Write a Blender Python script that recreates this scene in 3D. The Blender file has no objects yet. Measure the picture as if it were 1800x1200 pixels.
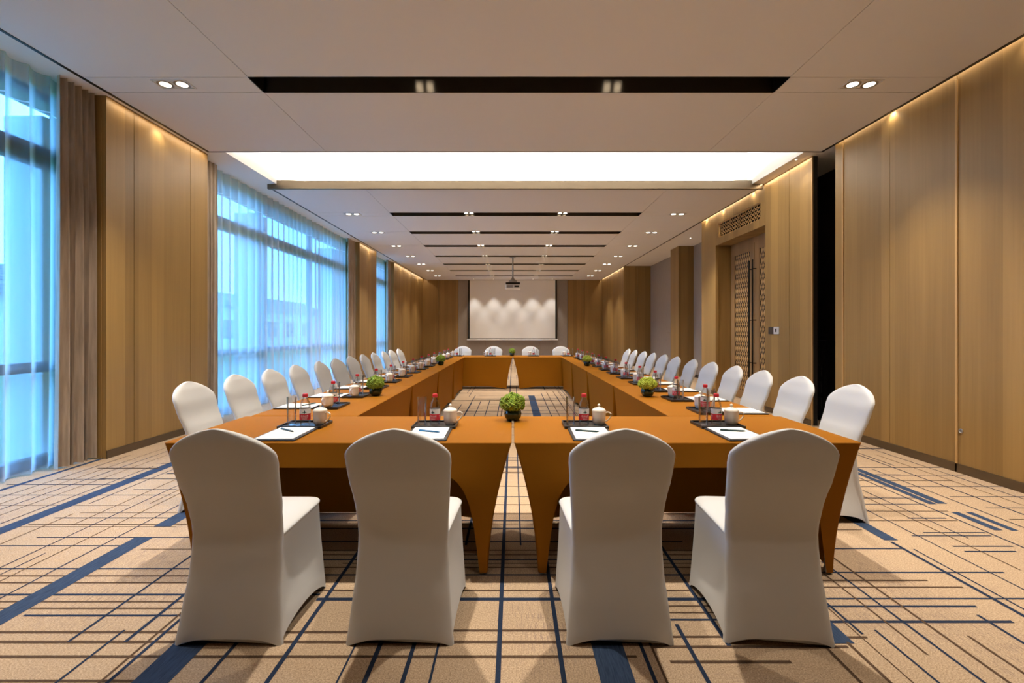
import bpy, bmesh, math, random
from mathutils import Vector, Matrix
PI = math.pi
S = bpy.context.scene
COL = S.collection
random.seed(7)

# ------------------------------------------------------------------ camera
cam = bpy.data.cameras.new('camera'); co = bpy.data.objects.new('camera', cam); COL.objects.link(co)
co.location = (0, 0, 1.368); co.rotation_euler = (PI/2, 0, 0)
cam.sensor_width = 36; cam.lens = 16.0
cam.shift_x = -1.5/1800; cam.shift_y = -19/1800
cam.clip_start = .05; cam.clip_end = 300
S.camera = co
# ------------------------------------------------------------------ view
S.view_settings.view_transform = 'Standard'; S.view_settings.look = 'None'
S.view_settings.exposure = 0.22; S.view_settings.gamma = 1.0; S.view_settings.use_curve_mapping = False
S.cycles.transparent_max_bounces = 40
S.cycles.max_bounces = 10; S.cycles.diffuse_bounces = 6; S.cycles.glossy_bounces = 4
S.cycles.sample_clamp_indirect = 4.0
S.cycles.caustics_reflective = False; S.cycles.caustics_refractive = False
# ------------------------------------------------------------------ world: blue overcast dusk sky
W = bpy.data.worlds.new('sky'); S.world = W; W.use_nodes = True
bg = W.node_tree.nodes['Background']
bg.inputs[0].default_value = (.125, .43, 1.0, 1); bg.inputs[1].default_value = 12.0
WARM = (1.0, .90, .77)
SPOT_W = 300.0
WASH_W = 4.5
COVE_W = 300.0

def spot(loc, power, angle, parent=None, blend=.6, color=WARM, radius=.04, aim=None):
    l = bpy.data.lights.new('lamp_light', 'SPOT'); l.energy = power; l.spot_size = math.radians(angle)
    l.spot_blend = blend; l.color = color; l.shadow_soft_size = radius
    o = bpy.data.objects.new('lamp_light', l); COL.objects.link(o); o.location = loc
    if aim: o.rotation_euler = Vector(aim).to_track_quat('-Z', 'Y').to_euler()
    if parent: o.parent = parent
    return o
def area(loc, sx, sy, power, rot, color):
    l = bpy.data.lights.new('cove_light', 'AREA'); l.shape = 'RECTANGLE'; l.size = sx; l.size_y = sy
    l.energy = power; l.color = color
    o = bpy.data.objects.new('cove_light', l); COL.objects.link(o); o.location = loc; o.rotation_euler = rot
    return o
# cove LED lines lying behind the bronze band and behind the near ceiling edge
area((0.03, 7.90, 3.93), 7.5, .05, COVE_W, (PI, 0, 0), (1, .95, .88))
area((0.03, 6.27, 3.92), 8.0, .06, COVE_W*.5, (PI, 0, 0), (1, .95, .88))

# LED lines lying in the slots between the hung ceiling and the walls
SLOT_W = 2.0      # watts per metre
for x, ya, yb in ((-4.27, 4.9, 6.45), (-4.27, 12.95, 14.45), (-4.27, 16.7, 21.9), (4.268, .3, 6.05), (4.268, 6.6, 10.35), (4.268, 17.75, 21.9)):
    area((x, (ya+yb)/2, 3.872), .03, yb-ya, (SLOT_W*.55 if ya < 1 else SLOT_W)*(yb-ya), (0, 0, 0), (1, .80, .56))

# ------------------------------------------------------------------ materials
MATS = {}
def mat(name, col, rough=.6, metal=0, spec=.5, **kw):
    m = bpy.data.materials.new(name); m.use_nodes = True
    b = m.node_tree.nodes['Principled BSDF']
    b.inputs['Base Color'].default_value = (*col, 1); b.inputs['Roughness'].default_value = rough
    b.inputs['Metallic'].default_value = metal; b.inputs['Specular IOR Level'].default_value = spec
    for k, v in kw.items():
        b.inputs[k].default_value = v
    MATS[name] = m
    return m
class NT:
    def __init__(s, m): s.t = m.node_tree; s.n = s.t.nodes; s.l = s.t.links; s.b = s.n.get('Principled BSDF')
    def add(s, typ, **kw):
        n = s.n.new(typ)
        for k, v in kw.items(): setattr(n, k, v)
        return n
    def link(s, a, b): s.l.new(a, b)
    def math(s, op, a, b=None):
        n = s.add('ShaderNodeMath', operation=op)
        for i, v in enumerate((a, b)):
            if v is None: continue
            if isinstance(v, (int, float)): n.inputs[i].default_value = v
            else: s.link(v, n.inputs[i])
        return n.outputs[0]
    def mix(s, f, a, b):
        n = s.add('ShaderNodeMix', data_type='RGBA')
        for sock, v in ((n.inputs[0], f), (n.inputs[6], a), (n.inputs[7], b)):
            if isinstance(v, (int, float)): sock.default_value = v
            elif isinstance(v, tuple): sock.default_value = (*v, 1)
            else: s.link(v, sock)
        return n.outputs[2]
    def noise(s, vec, scale, detail=2):
        n = s.add('ShaderNodeTexNoise'); n.inputs['Scale'].default_value = scale; n.inputs['Detail'].default_value = detail
        s.link(vec, n.inputs['Vector']); return n.outputs[0]
    def mapping(s, scale):
        tc = s.add('ShaderNodeTexCoord'); mp = s.add('ShaderNodeMapping'); mp.inputs['Scale'].default_value = scale
        s.link(tc.outputs['Object'], mp.inputs[0]); return mp.outputs[0]
    def bump(s, h, strength, dist=.01):
        n = s.add('ShaderNodeBump'); n.inputs['Strength'].default_value = strength; n.inputs['Distance'].default_value = dist
        s.link(h, n.inputs['Height']); s.link(n.outputs[0], s.b.inputs['Normal'])

def wood(name, c1, c2, rough=.42):
    m = mat(name, c1, rough, spec=.35); t = NT(m)
    tc = t.add('ShaderNodeTexCoord'); sx = t.add('ShaderNodeSeparateXYZ'); t.link(tc.outputs['Object'], sx.inputs[0])
    u = t.math('ADD', sx.outputs[0], sx.outputs[1])
    strip = t.math('FLOOR', t.math('MULTIPLY', u, 5.3))
    wn = t.add('ShaderNodeTexWhiteNoise', noise_dimensions='1D'); t.link(strip, wn.inputs['W'])
    cb = t.add('ShaderNodeCombineXYZ'); t.link(t.math('MULTIPLY', u, 38), cb.inputs[0]); t.link(t.math('MULTIPLY', sx.outputs[2], .9), cb.inputs[1])
    g = t.noise(cb.outputs[0], 1.0, 4)
    cb2 = t.add('ShaderNodeCombineXYZ'); t.link(t.math('MULTIPLY', u, 7), cb2.inputs[0]); t.link(t.math('MULTIPLY', sx.outputs[2], .5), cb2.inputs[1])
    g2 = t.noise(cb2.outputs[0], 1.0, 3)
    f = t.math('ADD', t.math('MULTIPLY', wn.outputs[0], .42), t.math('ADD', t.math('MULTIPLY', g, .35), t.math('MULTIPLY', g2, .35)))
    c = t.mix(f, c1, c2); t.link(c, t.b.inputs['Base Color'])
    return m
WOOD = wood('wood_veneer', (.172, .100, .032), (.43, .262, .088))
WOODD = wood('door_wood', (.23, .135, .058), (.40, .245, .11), .4)
LATT = mat('carved_lattice_wood', (.55, .34, .13), .36, spec=.45)
LATD = mat('lattice_backing', (.06, .032, .012), .6)
BRONZE = mat('bronze_trim', (.16, .125, .085), .35, metal=.85)
DARKM = mat('black_bronze', (.022, .018, .014), .32, metal=.6)
GROOVE = mat('groove_metal', (.20, .17, .135), .22, metal=1.0)
t = NT(GROOVE); tn = t.add('ShaderNodeTangent', direction_type='RADIAL', axis='Z'); t.link(tn.outputs[0], t.b.inputs['Tangent']); t.b.inputs['Anisotropic'].default_value = .9; t.b.inputs['Anisotropic Rotation'].default_value = .25; t.b.inputs['Roughness'].default_value = .34
BLACK = mat('matte_black', (.016, .014, .012), .8)
CEILW = mat('ceiling_white', (.80, .78, .75), .85)
CEILG = mat('ceiling_grey_panel', (.76, .745, .735), .75)
t = NT(CEILG); v = t.mapping((160, 160, 20)); t.bump(t.noise(v, 1.0, 2), .06, .002)
GREYW = mat('grey_wallcovering', (.33, .28, .235), .8)
t = NT(GREYW); v = t.mapping((60, 60, 6)); t.link(t.mix(t.noise(v, 1.0, 3), (.28, .235, .195), (.38, .33, .28)), t.b.inputs['Base Color'])
CLOTH = mat('rust_spandex', (.27, .098, .004), .65, spec=.08)
WHITEF = mat('white_spandex', (.64, .642, .636), .75, spec=.2)
t = NT(WHITEF); v = t.mapping((240, 240, 240)); t.bump(t.noise(v, 1.0, 2), .05, .001)
STEEL = mat('grey_steel', (.45, .44, .42), .35, metal=.9)
BOARD = mat('laminate_board', (.22, .15, .09), .6)
PORC = mat('white_porcelain', (.82, .77, .68), .18, spec=.5)
LEATHER = mat('black_leatherette', (.022, .022, .027), .35, spec=.5)
TRAYM = mat('black_lacquer_tray', (.018, .015, .015), .30, spec=.5)
PAPER = mat('white_paper', (.82, .80, .77), .9)
PENG = mat('dark_green_plastic', (.012, .045, .045), .3)
PENB = mat('blue_plastic', (.03, .18, .42), .3)
REDC = mat('red_cap', (.62, .02, .03), .4)
LABW = mat('label_white', (.78, .78, .76), .5)
LABR = mat('label_red', (.55, .015, .03), .5)
LABT = mat('label_lettering', (.85, .80, .78), .5)
LABG = mat('label_green', (.02, .22, .16), .5)
LABK = mat('label_black', (.02, .03, .04), .5)
MOSS = mat('green_moss', (.13, .22, .022), .75)
t = NT(MOSS); v = t.mapping((90, 90, 90)); t.link(t.mix(t.noise(v, 1.0, 2), (.08, .16, .010), (.36, .48, .035)), t.b.inputs['Base Color'])
LIME_LIT = mat('lit_lime_plant', (.42, .5, .04), .7)  # stronger light on the door-side plants painted in as lighter yellow-green
t = NT(LIME_LIT); v = t.mapping((90, 90, 90)); t.link(t.mix(t.noise(v, 1.0, 2), (.26, .36, .02), (.62, .66, .07)), t.b.inputs['Base Color'])
BOWL = mat('dark_glass_bowl', (.012, .03, .018), .06, spec=.6)
SCREEN = mat('screen_fabric', (.88, .875, .86), .9)
PLASTW = mat('white_plastic', (.75, .74, .71), .4)
LAWN = mat('lawn_grass', (.05, .15, .045), .9)
EXTW = mat('pale_render', (.55, .56, .58), .9)
ROOFT = mat('grey_roof_tiles', (.22, .23, .25), .8)
DRAPE = mat('brown_drape', (.3, .23, .16), .8, spec=.2)
t = NT(DRAPE); v = t.mapping((30, 30, 3)); t.link(t.mix(t.noise(v, 1.0, 3), (.26, .205, .15), (.68, .56, .43)), t.b.inputs['Base Color'])
DRAPE.node_tree.nodes['Principled BSDF'].inputs['Sheen Weight'].default_value = .3
def emit(name, col, s):
    m = bpy.data.materials.new(name); m.use_nodes = True; n = m.node_tree.nodes; n.clear()
    e = n.new('ShaderNodeEmission'); e.inputs[0].default_value = (*col, 1); e.inputs[1].default_value = s
    o = n.new('ShaderNodeOutputMaterial'); m.node_tree.links.new(e.outputs[0], o.inputs[0]); return m
LAMPM = emit('lamp_lens', (1, .88, .70), 9)
def thin_glass(name, tint, gloss, rough=.02, edge=.0):
    m = bpy.data.materials.new(name); m.use_nodes = True; n = m.node_tree.nodes; L = m.node_tree.links; n.clear()
    tr = n.new('ShaderNodeBsdfTransparent')
    gl = n.new('ShaderNodeBsdfGlossy'); gl.inputs['Roughness'].default_value = rough
    lw = n.new('ShaderNodeLayerWeight'); lw.inputs[0].default_value = .35
    mc = n.new('ShaderNodeMix'); mc.data_type = 'RGBA'; L.new(lw.outputs['Facing'], mc.inputs[0])
    mc.inputs[6].default_value = (*tint, 1); mc.inputs[7].default_value = tuple(c*(1-edge) for c in tint) + (1,)
    L.new(mc.outputs[2], tr.inputs[0])
    mu = n.new('ShaderNodeMath'); mu.operation = 'MULTIPLY'; mu.inputs[1].default_value = gloss; L.new(lw.outputs['Fresnel'], mu.inputs[0])
    mx = n.new('ShaderNodeMixShader'); L.new(mu.outputs[0], mx.inputs[0]); L.new(tr.outputs[0], mx.inputs[1]); L.new(gl.outputs[0], mx.inputs[2])
    o = n.new('ShaderNodeOutputMaterial'); L.new(mx.outputs[0], o.inputs[0]); MATS[name] = m; return m
GLASS = thin_glass('clear_glass', (.975, .97, .965), .6, .02, .14)
PET = thin_glass('clear_plastic', (.985, .985, .98), .55, .06, .10)
WATER = thin_glass('water', (.985, .988, .99), .12, .02, .04)
PANE = thin_glass('window_glass', (.93, .96, .97), .5, .01, 0)
def sheer_mat(name, lo, hi):
    m = bpy.data.materials.new(name); m.use_nodes = True; n = m.node_tree.nodes; L = m.node_tree.links; n.clear()
    tr = n.new('ShaderNodeBsdfTransparent'); tr.inputs[0].default_value = (1, 1, 1, 1)
    tl = n.new('ShaderNodeBsdfTranslucent'); tl.inputs[0].default_value = (.86, .88, .9, 1)
    df = n.new('ShaderNodeBsdfDiffuse'); df.inputs[0].default_value = (.86, .84, .8, 1)
    a = n.new('ShaderNodeMixShader'); a.inputs[0].default_value = .42; L.new(tl.outputs[0], a.inputs[1]); L.new(df.outputs[0], a.inputs[2])
    lw = n.new('ShaderNodeLayerWeight'); lw.inputs[0].default_value = .5
    r = n.new('ShaderNodeMapRange'); L.new(lw.outputs['Facing'], r.inputs[0]); r.inputs[1].default_value = .28; r.inputs[2].default_value = .68; r.inputs[3].default_value = lo; r.inputs[4].default_value = hi
    tc = n.new('ShaderNodeTexCoord'); sp = n.new('ShaderNodeSeparateXYZ'); L.new(tc.outputs['Object'], sp.inputs[0])
    s1 = n.new('ShaderNodeMath'); s1.operation = 'SUBTRACT'; L.new(sp.outputs[2], s1.inputs[0]); s1.inputs[1].default_value = 3.52
    s2 = n.new('ShaderNodeMath'); s2.operation = 'ABSOLUTE'; L.new(s1.outputs[0], s2.inputs[0])
    s3 = n.new('ShaderNodeMath'); s3.operation = 'LESS_THAN'; L.new(s2.outputs[0], s3.inputs[0]); s3.inputs[1].default_value = .007
    s4 = n.new('ShaderNodeMath'); s4.operation = 'MAXIMUM'; L.new(s3.outputs[0], s4.inputs[0]); L.new(r.outputs[0], s4.inputs[1])
    b = n.new('ShaderNodeMixShader'); L.new(s4.outputs[0], b.inputs[0]); L.new(tr.outputs[0], b.inputs[1]); L.new(a.outputs[0], b.inputs[2])
    o = n.new('ShaderNodeOutputMaterial'); L.new(b.outputs[0], o.inputs[0]); return m
SHEER = sheer_mat('sheer_voile', .30, .94); SHEERD = sheer_mat('dense_sheer_voile', .70, .97)
# carpet
CARP = mat('beige_carpet', (.50, .36, .235), .95, spec=.1)
t = NT(CARP)
n1 = t.noise(t.mapping((170, 170, 1)), 1.0, 2); n2 = t.noise(t.mapping((1.1, .7, 1)), 1.0, 2)
stri = t.noise(t.mapping((260, 14, 1)), 1.0, 3); strx = t.noise(t.mapping((14, 260, 1)), 1.0, 3)
def ramp0(s, lo, hi):
    n = t.add('ShaderNodeMapRange'); t.link(s, n.inputs[0]); n.inputs[1].default_value = lo; n.inputs[2].default_value = hi; return n.outputs[0]
base = t.mix(ramp0(n1, .3, .7), (.30, .205, .125), (.60, .45, .305))
def ramp(s, lo, hi):
    n = t.add('ShaderNodeMapRange'); t.link(s, n.inputs[0]); n.inputs[1].default_value = lo; n.inputs[2].default_value = hi; return n.outputs[0]
m1 = t.math('MULTIPLY', ramp(n2, .50, .62), ramp(stri, .52, .60))
m2 = t.math('MULTIPLY', ramp(n2, .48, .36), ramp(strx, .55, .62))
base = t.mix(t.math('MULTIPLY', m1, .5), base, (.17, .12, .12))
base = t.mix(t.math('MULTIPLY', m2, .32), base, (.25, .17, .13))
t.link(base, t.b.inputs['Base Color']); t.bump(n1, .25, .004)
def yarn(name, a, b, sc):
    m = mat(name, a, .95, spec=.1); q = NT(m); q.link(q.mix(q.noise(q.mapping(sc), 1.0, 3), a, b), q.b.inputs['Base Color']); return m
NAVY = yarn('navy_yarn', (.005, .010, .026), (.035, .052, .095), (190, 190, 1))
BAND = yarn('blue_band_yarn', (.008, .016, .038), (.065, .10, .175), (190, 14, 1))
BRWN = yarn('brown_yarn', (.03, .018, .010), (.16, .10, .065), (90, 140, 1))

# ------------------------------------------------------------------ mesh helpers
class MB:
    def __init__(s): s.v = []; s.f = []; s.m = []
    def add(s, vs, fs, mi=0):
        o = len(s.v); s.v += [tuple(p) for p in vs]; s.f += [tuple(i+o for i in f) for f in fs]; s.m += [mi]*len(fs); return s
    def box(s, x0, x1, y0, y1, z0, z1, mi=0):
        vs = [(x, y, z) for z in (z0, z1) for y in (y0, y1) for x in (x0, x1)]
        return s.add(vs, [(0, 2, 3, 1), (4, 5, 7, 6), (0, 1, 5, 4), (2, 6, 7, 3), (0, 4, 6, 2), (1, 3, 7, 5)], mi)
    def rbox(s, x0, x1, y0, y1, z0, z1, r=.004, mi=0, seg=2):
        bm = bmesh.new(); bmesh.ops.create_cube(bm, size=1)
        for v in bm.verts: v.co = Vector(((x0+x1)/2+v.co.x*(x1-x0), (y0+y1)/2+v.co.y*(y1-y0), (z0+z1)/2+v.co.z*(z1-z0)))
        bmesh.ops.bevel(bm, geom=bm.edges[:], offset=r, segments=seg, affect='EDGES', profile=.5)
        bm.verts.index_update()
        s.add([v.co[:] for v in bm.verts], [[v.index for v in f.verts] for f in bm.faces], mi); bm.free(); return s
    def lathe(s, prof, n=24, c=(0, 0, 0), mi=0, cap=True):
        vs = []; fs = []
        for r, z in prof:
            for k in range(n):
                a = 2*PI*k/n; vs.append((c[0]+r*math.cos(a), c[1]+r*math.sin(a), c[2]+z))
        for i in range(len(prof)-1):
            for k in range(n):
                fs.append((i*n+k, i*n+(k+1) % n, (i+1)*n+(k+1) % n, (i+1)*n+k))
        if cap:
            fs.append(tuple(reversed(range(n)))); fs.append(tuple(range((len(prof)-1)*n, len(prof)*n)))
        return s.add(vs, fs, mi)
    def tube(s, pts, r, n=10, mi=0):
        pts = [Vector(p) for p in pts]; vs = []; fs = []
        up = Vector((0, 0, 1))
        for i, p in enumerate(pts):
            d = (pts[min(i+1, len(pts)-1)]-pts[max(i-1, 0)]).normalized()
            a = d.cross(up)
            if a.length < 1e-3: a = d.cross(Vector((1, 0, 0)))
            a.normalize(); b = d.cross(a)
            rr = r[i] if isinstance(r, (list, tuple)) else r
            for k in range(n):
                q = p+rr*(a*math.cos(2*PI*k/n)+b*math.sin(2*PI*k/n)); vs.append(q[:])
        for i in range(len(pts)-1):
            for k in range(n): fs.append((i*n+k, i*n+(k+1) % n, (i+1)*n+(k+1) % n, (i+1)*n+k))
        fs.append(tuple(range(n))); fs.append(tuple(reversed(range((len(pts)-1)*n, len(pts)*n))))
        return s.add(vs, fs, mi)
    def grid(s, fn, nu, nv, mi=0, wrap=False):
        vs = [fn(i/(nu if wrap else nu-1), j/(nv-1)) for j in range(nv) for i in range(nu)]; fs = []
        for j in range(nv-1):
            for i in range(nu if wrap else nu-1):
                i2 = (i+1) % nu; fs.append((j*nu+i, j*nu+i2, (j+1)*nu+i2, (j+1)*nu+i))
        return s.add(vs, fs, mi)
    def build(s, name, mats, parent=None, smooth=None, fix=True):
        me = bpy.data.meshes.new(name); me.from_pydata(s.v, [], s.f)
        for m in (mats if isinstance(mats, (list, tuple)) else [mats]): me.materials.append(m)
        me.polygons.foreach_set('material_index', s.m)
        if fix:
            bm = bmesh.new(); bm.from_mesh(me); bmesh.ops.recalc_face_normals(bm, faces=bm.faces[:]); bm.to_mesh(me); bm.free()
        if smooth is not None:
            me.polygons.foreach_set('use_smooth', [True]*len(me.polygons)); me.set_sharp_from_angle(angle=math.radians(smooth))
        me.update()
        o = bpy.data.objects.new(name, me); COL.objects.link(o)
        if parent: o.parent = parent
        return o
def tag(o, label, cat, group=None, kind=None):
    o['label'] = label; o['category'] = cat
    if group: o['group'] = group
    if kind: o['kind'] = kind
    return o
def thing(name, label, cat, loc=(0, 0, 0), rz=0, group=None, kind=None):
    o = bpy.data.objects.new(name, None); COL.objects.link(o); o.empty_display_size = .1
    o.location = loc; o.rotation_euler = (0, 0, rz); return tag(o, label, cat, group, kind)
def dup(root, loc, rz, label, group=None):
    r = root.copy(); COL.objects.link(r); r.location = loc; r.rotation_euler = (0, 0, rz); r['label'] = label
    if group: r['group'] = group
    for ch in list(root.children):
        c = ch.copy(); COL.objects.link(c); c.parent = r
        for g in list(ch.children):
            d = g.copy(); COL.objects.link(d); d.parent = c
    return r
class Maker:
    """first call places the prototype itself, later calls place copies"""
    def __init__(s, proto): s.p = proto; s.used = False
    def __call__(s, loc, rz, label, group=None):
        if not s.used:
            s.used = True; o = s.p; o.location = loc; o.rotation_euler = (0, 0, rz); o['label'] = label
            if group: o['group'] = group
            return o
        return dup(s.p, loc, rz, label, group)
def struct(mb, name, mats, label, cat, smooth=None, parent=None):
    o = mb.build(name, mats, parent, smooth)
    if parent is None: tag(o, label, cat, None, 'structure')
    return o
ORD = ['first', 'second', 'third', 'fourth', 'fifth', 'sixth', 'seventh', 'eighth', 'ninth', 'tenth', 'eleventh', 'twelfth']

# ------------------------------------------------------------------ room dimensions
XL, XR = -4.345, 4.305
Y0, Y1 = -4.0, 22.0
ZC, ZP = 3.88, 3.81          # white ceiling, grey panel underside
# ---------------- floor with woven carpet pattern
fl = MB()
fl.box(-4.95, 5.5, Y0, Y1, -.1, 0, 0)
lay = [0]
def inlay(x0, x1, y0, y1, mi):
    lay[0] += 1; z = .0008+lay[0]*.000006
    fl.add([(x0, y0, z), (x1, y0, z), (x1, y1, z), (x0, y1, z)], [(0, 1, 2, 3)], mi)
def lon(x, w, ya, yb, mi): inlay(x-w/2, x+w/2, ya, yb, mi)
def tra(y, w, xa, xb, mi): inlay(xa, xb, y-w/2, y+w/2, mi)
N_, B_, K_ = 1, 2, 3      # navy line, blue band, brown line
for y, w, a, b, m in [
    (4.043, .012, -4.5, -3.5, N_), (4.19, .012, -4.2, -3.75, N_), (3.92, .012, -3.27, -2.9, N_), (3.787, .01, -4.4, -2.8, N_), (3.565, .01, -4.2, -3.0, K_),
    (3.326, .012, -3.35, -2.4, N_), (3.42, .008, -3.25, -2.5, K_), (3.212, .010, -3.42, -2.3, K_), (3.175, .008, -3.45, -2.35, K_), (3.012, .012, -3.15, -1.9, N_),
    (2.895, .012, -3.4, -2.4, N_), (2.85, .010, -2.33, -1.9, K_), (2.616, .014, -3.1, -1.3, N_), (2.539, .012, -3.0, -1.4, K_), (2.47, .012, -3.0, -1.3, K_),
    (2.359, .016, -2.9, -1.0, N_), (2.297, .012, -2.7, -1.3, K_), (2.242, .012, -2.6, -1.3, K_), (2.186, .014, -2.35, -1.1, N_), (2.065, .016, -2.4, -.75, K_),
    (2.000, .017, -2.4, .55, K_), (1.910, .016, -2.2, .52, K_), (1.777, .014, -2.2, -1.42, K_), (1.70, .014, -2.0, 1.2, K_),
    (2.319, .026, -1.0, 1.0, N_), (2.397, .012, -1.2, .95, K_), (2.077, .013, -.75, .6, K_), (2.55, .014, -1.6, 1.0, N_), (2.835, .012, -1.5, 1.2, K_), (2.777, .010, -1.5, 1.2, K_),
    (2.72, .014, -1.2, 1.4, N_), (2.676, .010, -1.0, 1.3, K_), (2.63, .012, -1.4, 1.4, K_), (2.95, .012, -1.4, 1.1, N_), (3.15, .014, -1.5, 1.6, N_), (3.277, .014, -1.6, 1.5, N_), (3.22, .01, -1.1, 1.4, K_), (3.4, .012, -1.7, 1.3, K_),
    (3.58, .010, -1.3, 1.2, K_), (3.75, .012, -1.5, 1.5, N_), (4.0, .010, -1, 1.2, K_), (4.43, .010, -1.4, 1.3, K_), (4.58, .012, -1.5, 1.4, N_),
    (2.857, .014, 2.0, 2.45, N_), (3.127, .012, 2.15, 2.4, K_), (3.0, .012, 1.9, 2.1, K_), (2.575, .014, 1.5, 2.78, N_), (2.493, .012, 1.4, 2.27, K_), (2.427, .012, 1.4, 2.4, K_), (2.323, .013, 1.0, 2.8, N_),
    (2.258, .014, 1.4, 2.3, N_), (2.139, .018, 1.4, 2.35, N_), (2.03, .014, 1.4, 1.58, K_), (1.97, .016, .6, 1.45, K_), (1.88, .016, .65, 1.15, K_), (2.034, .014, .6, .93, K_), (2.154, .014, .5, 1.3, N_),
    (2.208, .010, .5, 1.3, K_), (2.261, .012, .5, 1.3, K_), (2.888, .014, 2.79, 3.17, N_), (2.82, .014, 2.8, 3.12, N_), (3.035, .013, 2.66, 3.19, N_), (3.083, .012, 2.78, 3.2, N_), (3.32, .016, 2.88, 3.16, N_),
    (3.277, .010, 2.55, 3.2, K_), (3.588, .012, 2.75, 3.25, N_), (3.72, .012, 2.8, 3.3, N_), (3.45, .010, 2.6, 3.3, K_), (3.994, .012, 2.9, 4.3, N_), (4.55, .012, 3.2, 4.3, N_), (4.31, .012, 3.4, 4.3, N_), (3.75, .010, 3.6, 4.25, N_),
    (3.51, .010, 3.65, 4.2, N_), (4.15, .010, 2.7, 4.0, K_), (3.3, .010, 3.6, 4.2, K_), (3.1, .010, 3.55, 4.1, N_)]:
    tra(y, w, a, b, m)
for x, w, a, b, m in [
    (-3.5, .12, 2.6, 5.6, B_), (-2.44, .12, 1.5, 3.006, B_), (-2.45, .12, 3.18, 4.1, B_), (-1.41, .145, 1.4, 2.25, B_), (-4.39, .05, 3.6, 5.2, B_),
    (-1.775, .012, 1.5, 2.08, N_), (-1.576, .016, 1.5, 2.5, N_), (-1.607, .012, 1.5, 2.4, K_), (-1.704, .018, 2.0, 2.9, N_), (-1.955, .014, 2.0, 3.6, N_), (-2.62, .010, 2.2, 4.2, N_), (-2.80, .008, 2.3, 4.3, K_),
    (-2.96, .009, 2.5, 4.5, N_), (-2.875, .008, 2.45, 2.8, N_), (-3.285, .009, 2.8, 3.4, K_), (-3.35, .010, 3.6, 4.8, N_), (-2.87, .008, 3.6, 4.2, K_), (-3.63, .010, 3.0, 4.6, N_), (-3.8, .008, 3.2, 5.0, K_), (-3.92, .010, 3.3, 5.2, N_), (-4.05, .008, 3.4, 5.5, K_), (-4.2, .009, 3.6, 5.0, N_), (-3.1, .008, 3.2, 5.0, K_),
    (-.957, .020, 1.5, 4.2, N_), (-1.21, .017, 1.5, 2.2, N_), (-.059, .021, 1.5, 21, N_), (.20, .020, 1.5, 5.4, N_), (.41, .136, 1.4, 2.15, B_), (.39, .13, 7.2, 9.6, B_), (.33, .10, 5.2, 6.6, B_), (.556, .016, 1.5, 2.2, N_), (.60, .010, 1.5, 2.2, K_),
    (-.578, .020, 1.5, 2.3, N_), (-.43, .018, 1.5, 2.3, N_), (-.324, .010, 1.5, 2.1, N_), (-.685, .008, 1.6, 2.2, N_), (-.30, .016, 2.9, 3.8, N_), (.05, .010, 2.9, 5.2, N_),
    (.94, .020, 1.975, 4.5, N_), (.762, .018, 1.5, 2.12, N_), (1.353, .014, 1.5, 1.98, K_), (1.445, .10, 1.99, 2.3, B_), (1.468, .014, 1.5, 2.0, K_), (1.555, .005, 1.5, 2.3, K_), (1.655, .010, 1.5, 2.08, N_), (1.576, .012, 2.05, 2.4, N_),
    (1.75, .010, 1.92, 2.6, K_), (1.833, .012, 1.5, 2.7, N_), (1.93, .013, 1.5, 3.0, K_), (2.04, .012, 1.5, 2.04, K_), (2.236, .015, 1.5, 2.19, N_), (2.45, .022, 1.8, 2.95, N_), (2.51, .010, 1.8, 2.85, N_), (2.70, .008, 2.0, 3.6, N_), (2.12, .008, 3.0, 3.5, K_),
    (3.22, .012, 2.2, 4.6, N_), (3.8, .014, 2.6, 5.4, N_), (3.40, .075, 3.6, 4.9, B_), (3.315, .06, 3.59, 4.9, B_), (3.33, .06, 3.12, 3.43, B_), (3.435, .05, 3.11, 3.43, B_), (2.47, .09, 2.97, 3.5, B_), (2.9, .008, 2.6, 3.9, K_), (3.0, .008, 3.0, 4.4, N_), (3.55, .010, 2.8, 4.5, N_), (4.0, .008, 3.0, 5.0, K_), (4.15, .010, 3.2, 5.5, N_)]:
    lon(x, w, a, b, m)
for x in (-.95, -.78, -.62, -.45, -.25, .12, .62, .75, .9, 1.02): lon(x, .014, 5.2+abs(x)*.8, 9.4+x, N_ if x < .7 else K_)
rc = random.Random(3)
for i in range(100):
    x = rc.uniform(-4.3, 4.25); a = rc.uniform(4.3, 19); lon(x, rc.choice((.008, .012, .02)), a, a+rc.uniform(1, 6), rc.choice((N_, N_, K_)))
for i in range(230):
    y = rc.uniform(4.2, 20); a = rc.uniform(-4.3, 3.2); tra(y, rc.choice((.01, .014, .02)), a, min(4.3, a+rc.uniform(.6, 3)), rc.choice((N_, N_, K_)))
for i in range(16):
    x = rc.choice((-3.5, -2.44, -1.41, .41, 1.44, 2.47, 3.4)); a = rc.uniform(5, 17); lon(x, rc.choice((.07, .12, .14)), a, a+rc.uniform(1, 3), B_)
struct(fl, 'floor', [CARP, NAVY, BAND, BRWN], 'beige patterned carpet with navy and brown crossing lines', 'floor')

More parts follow.
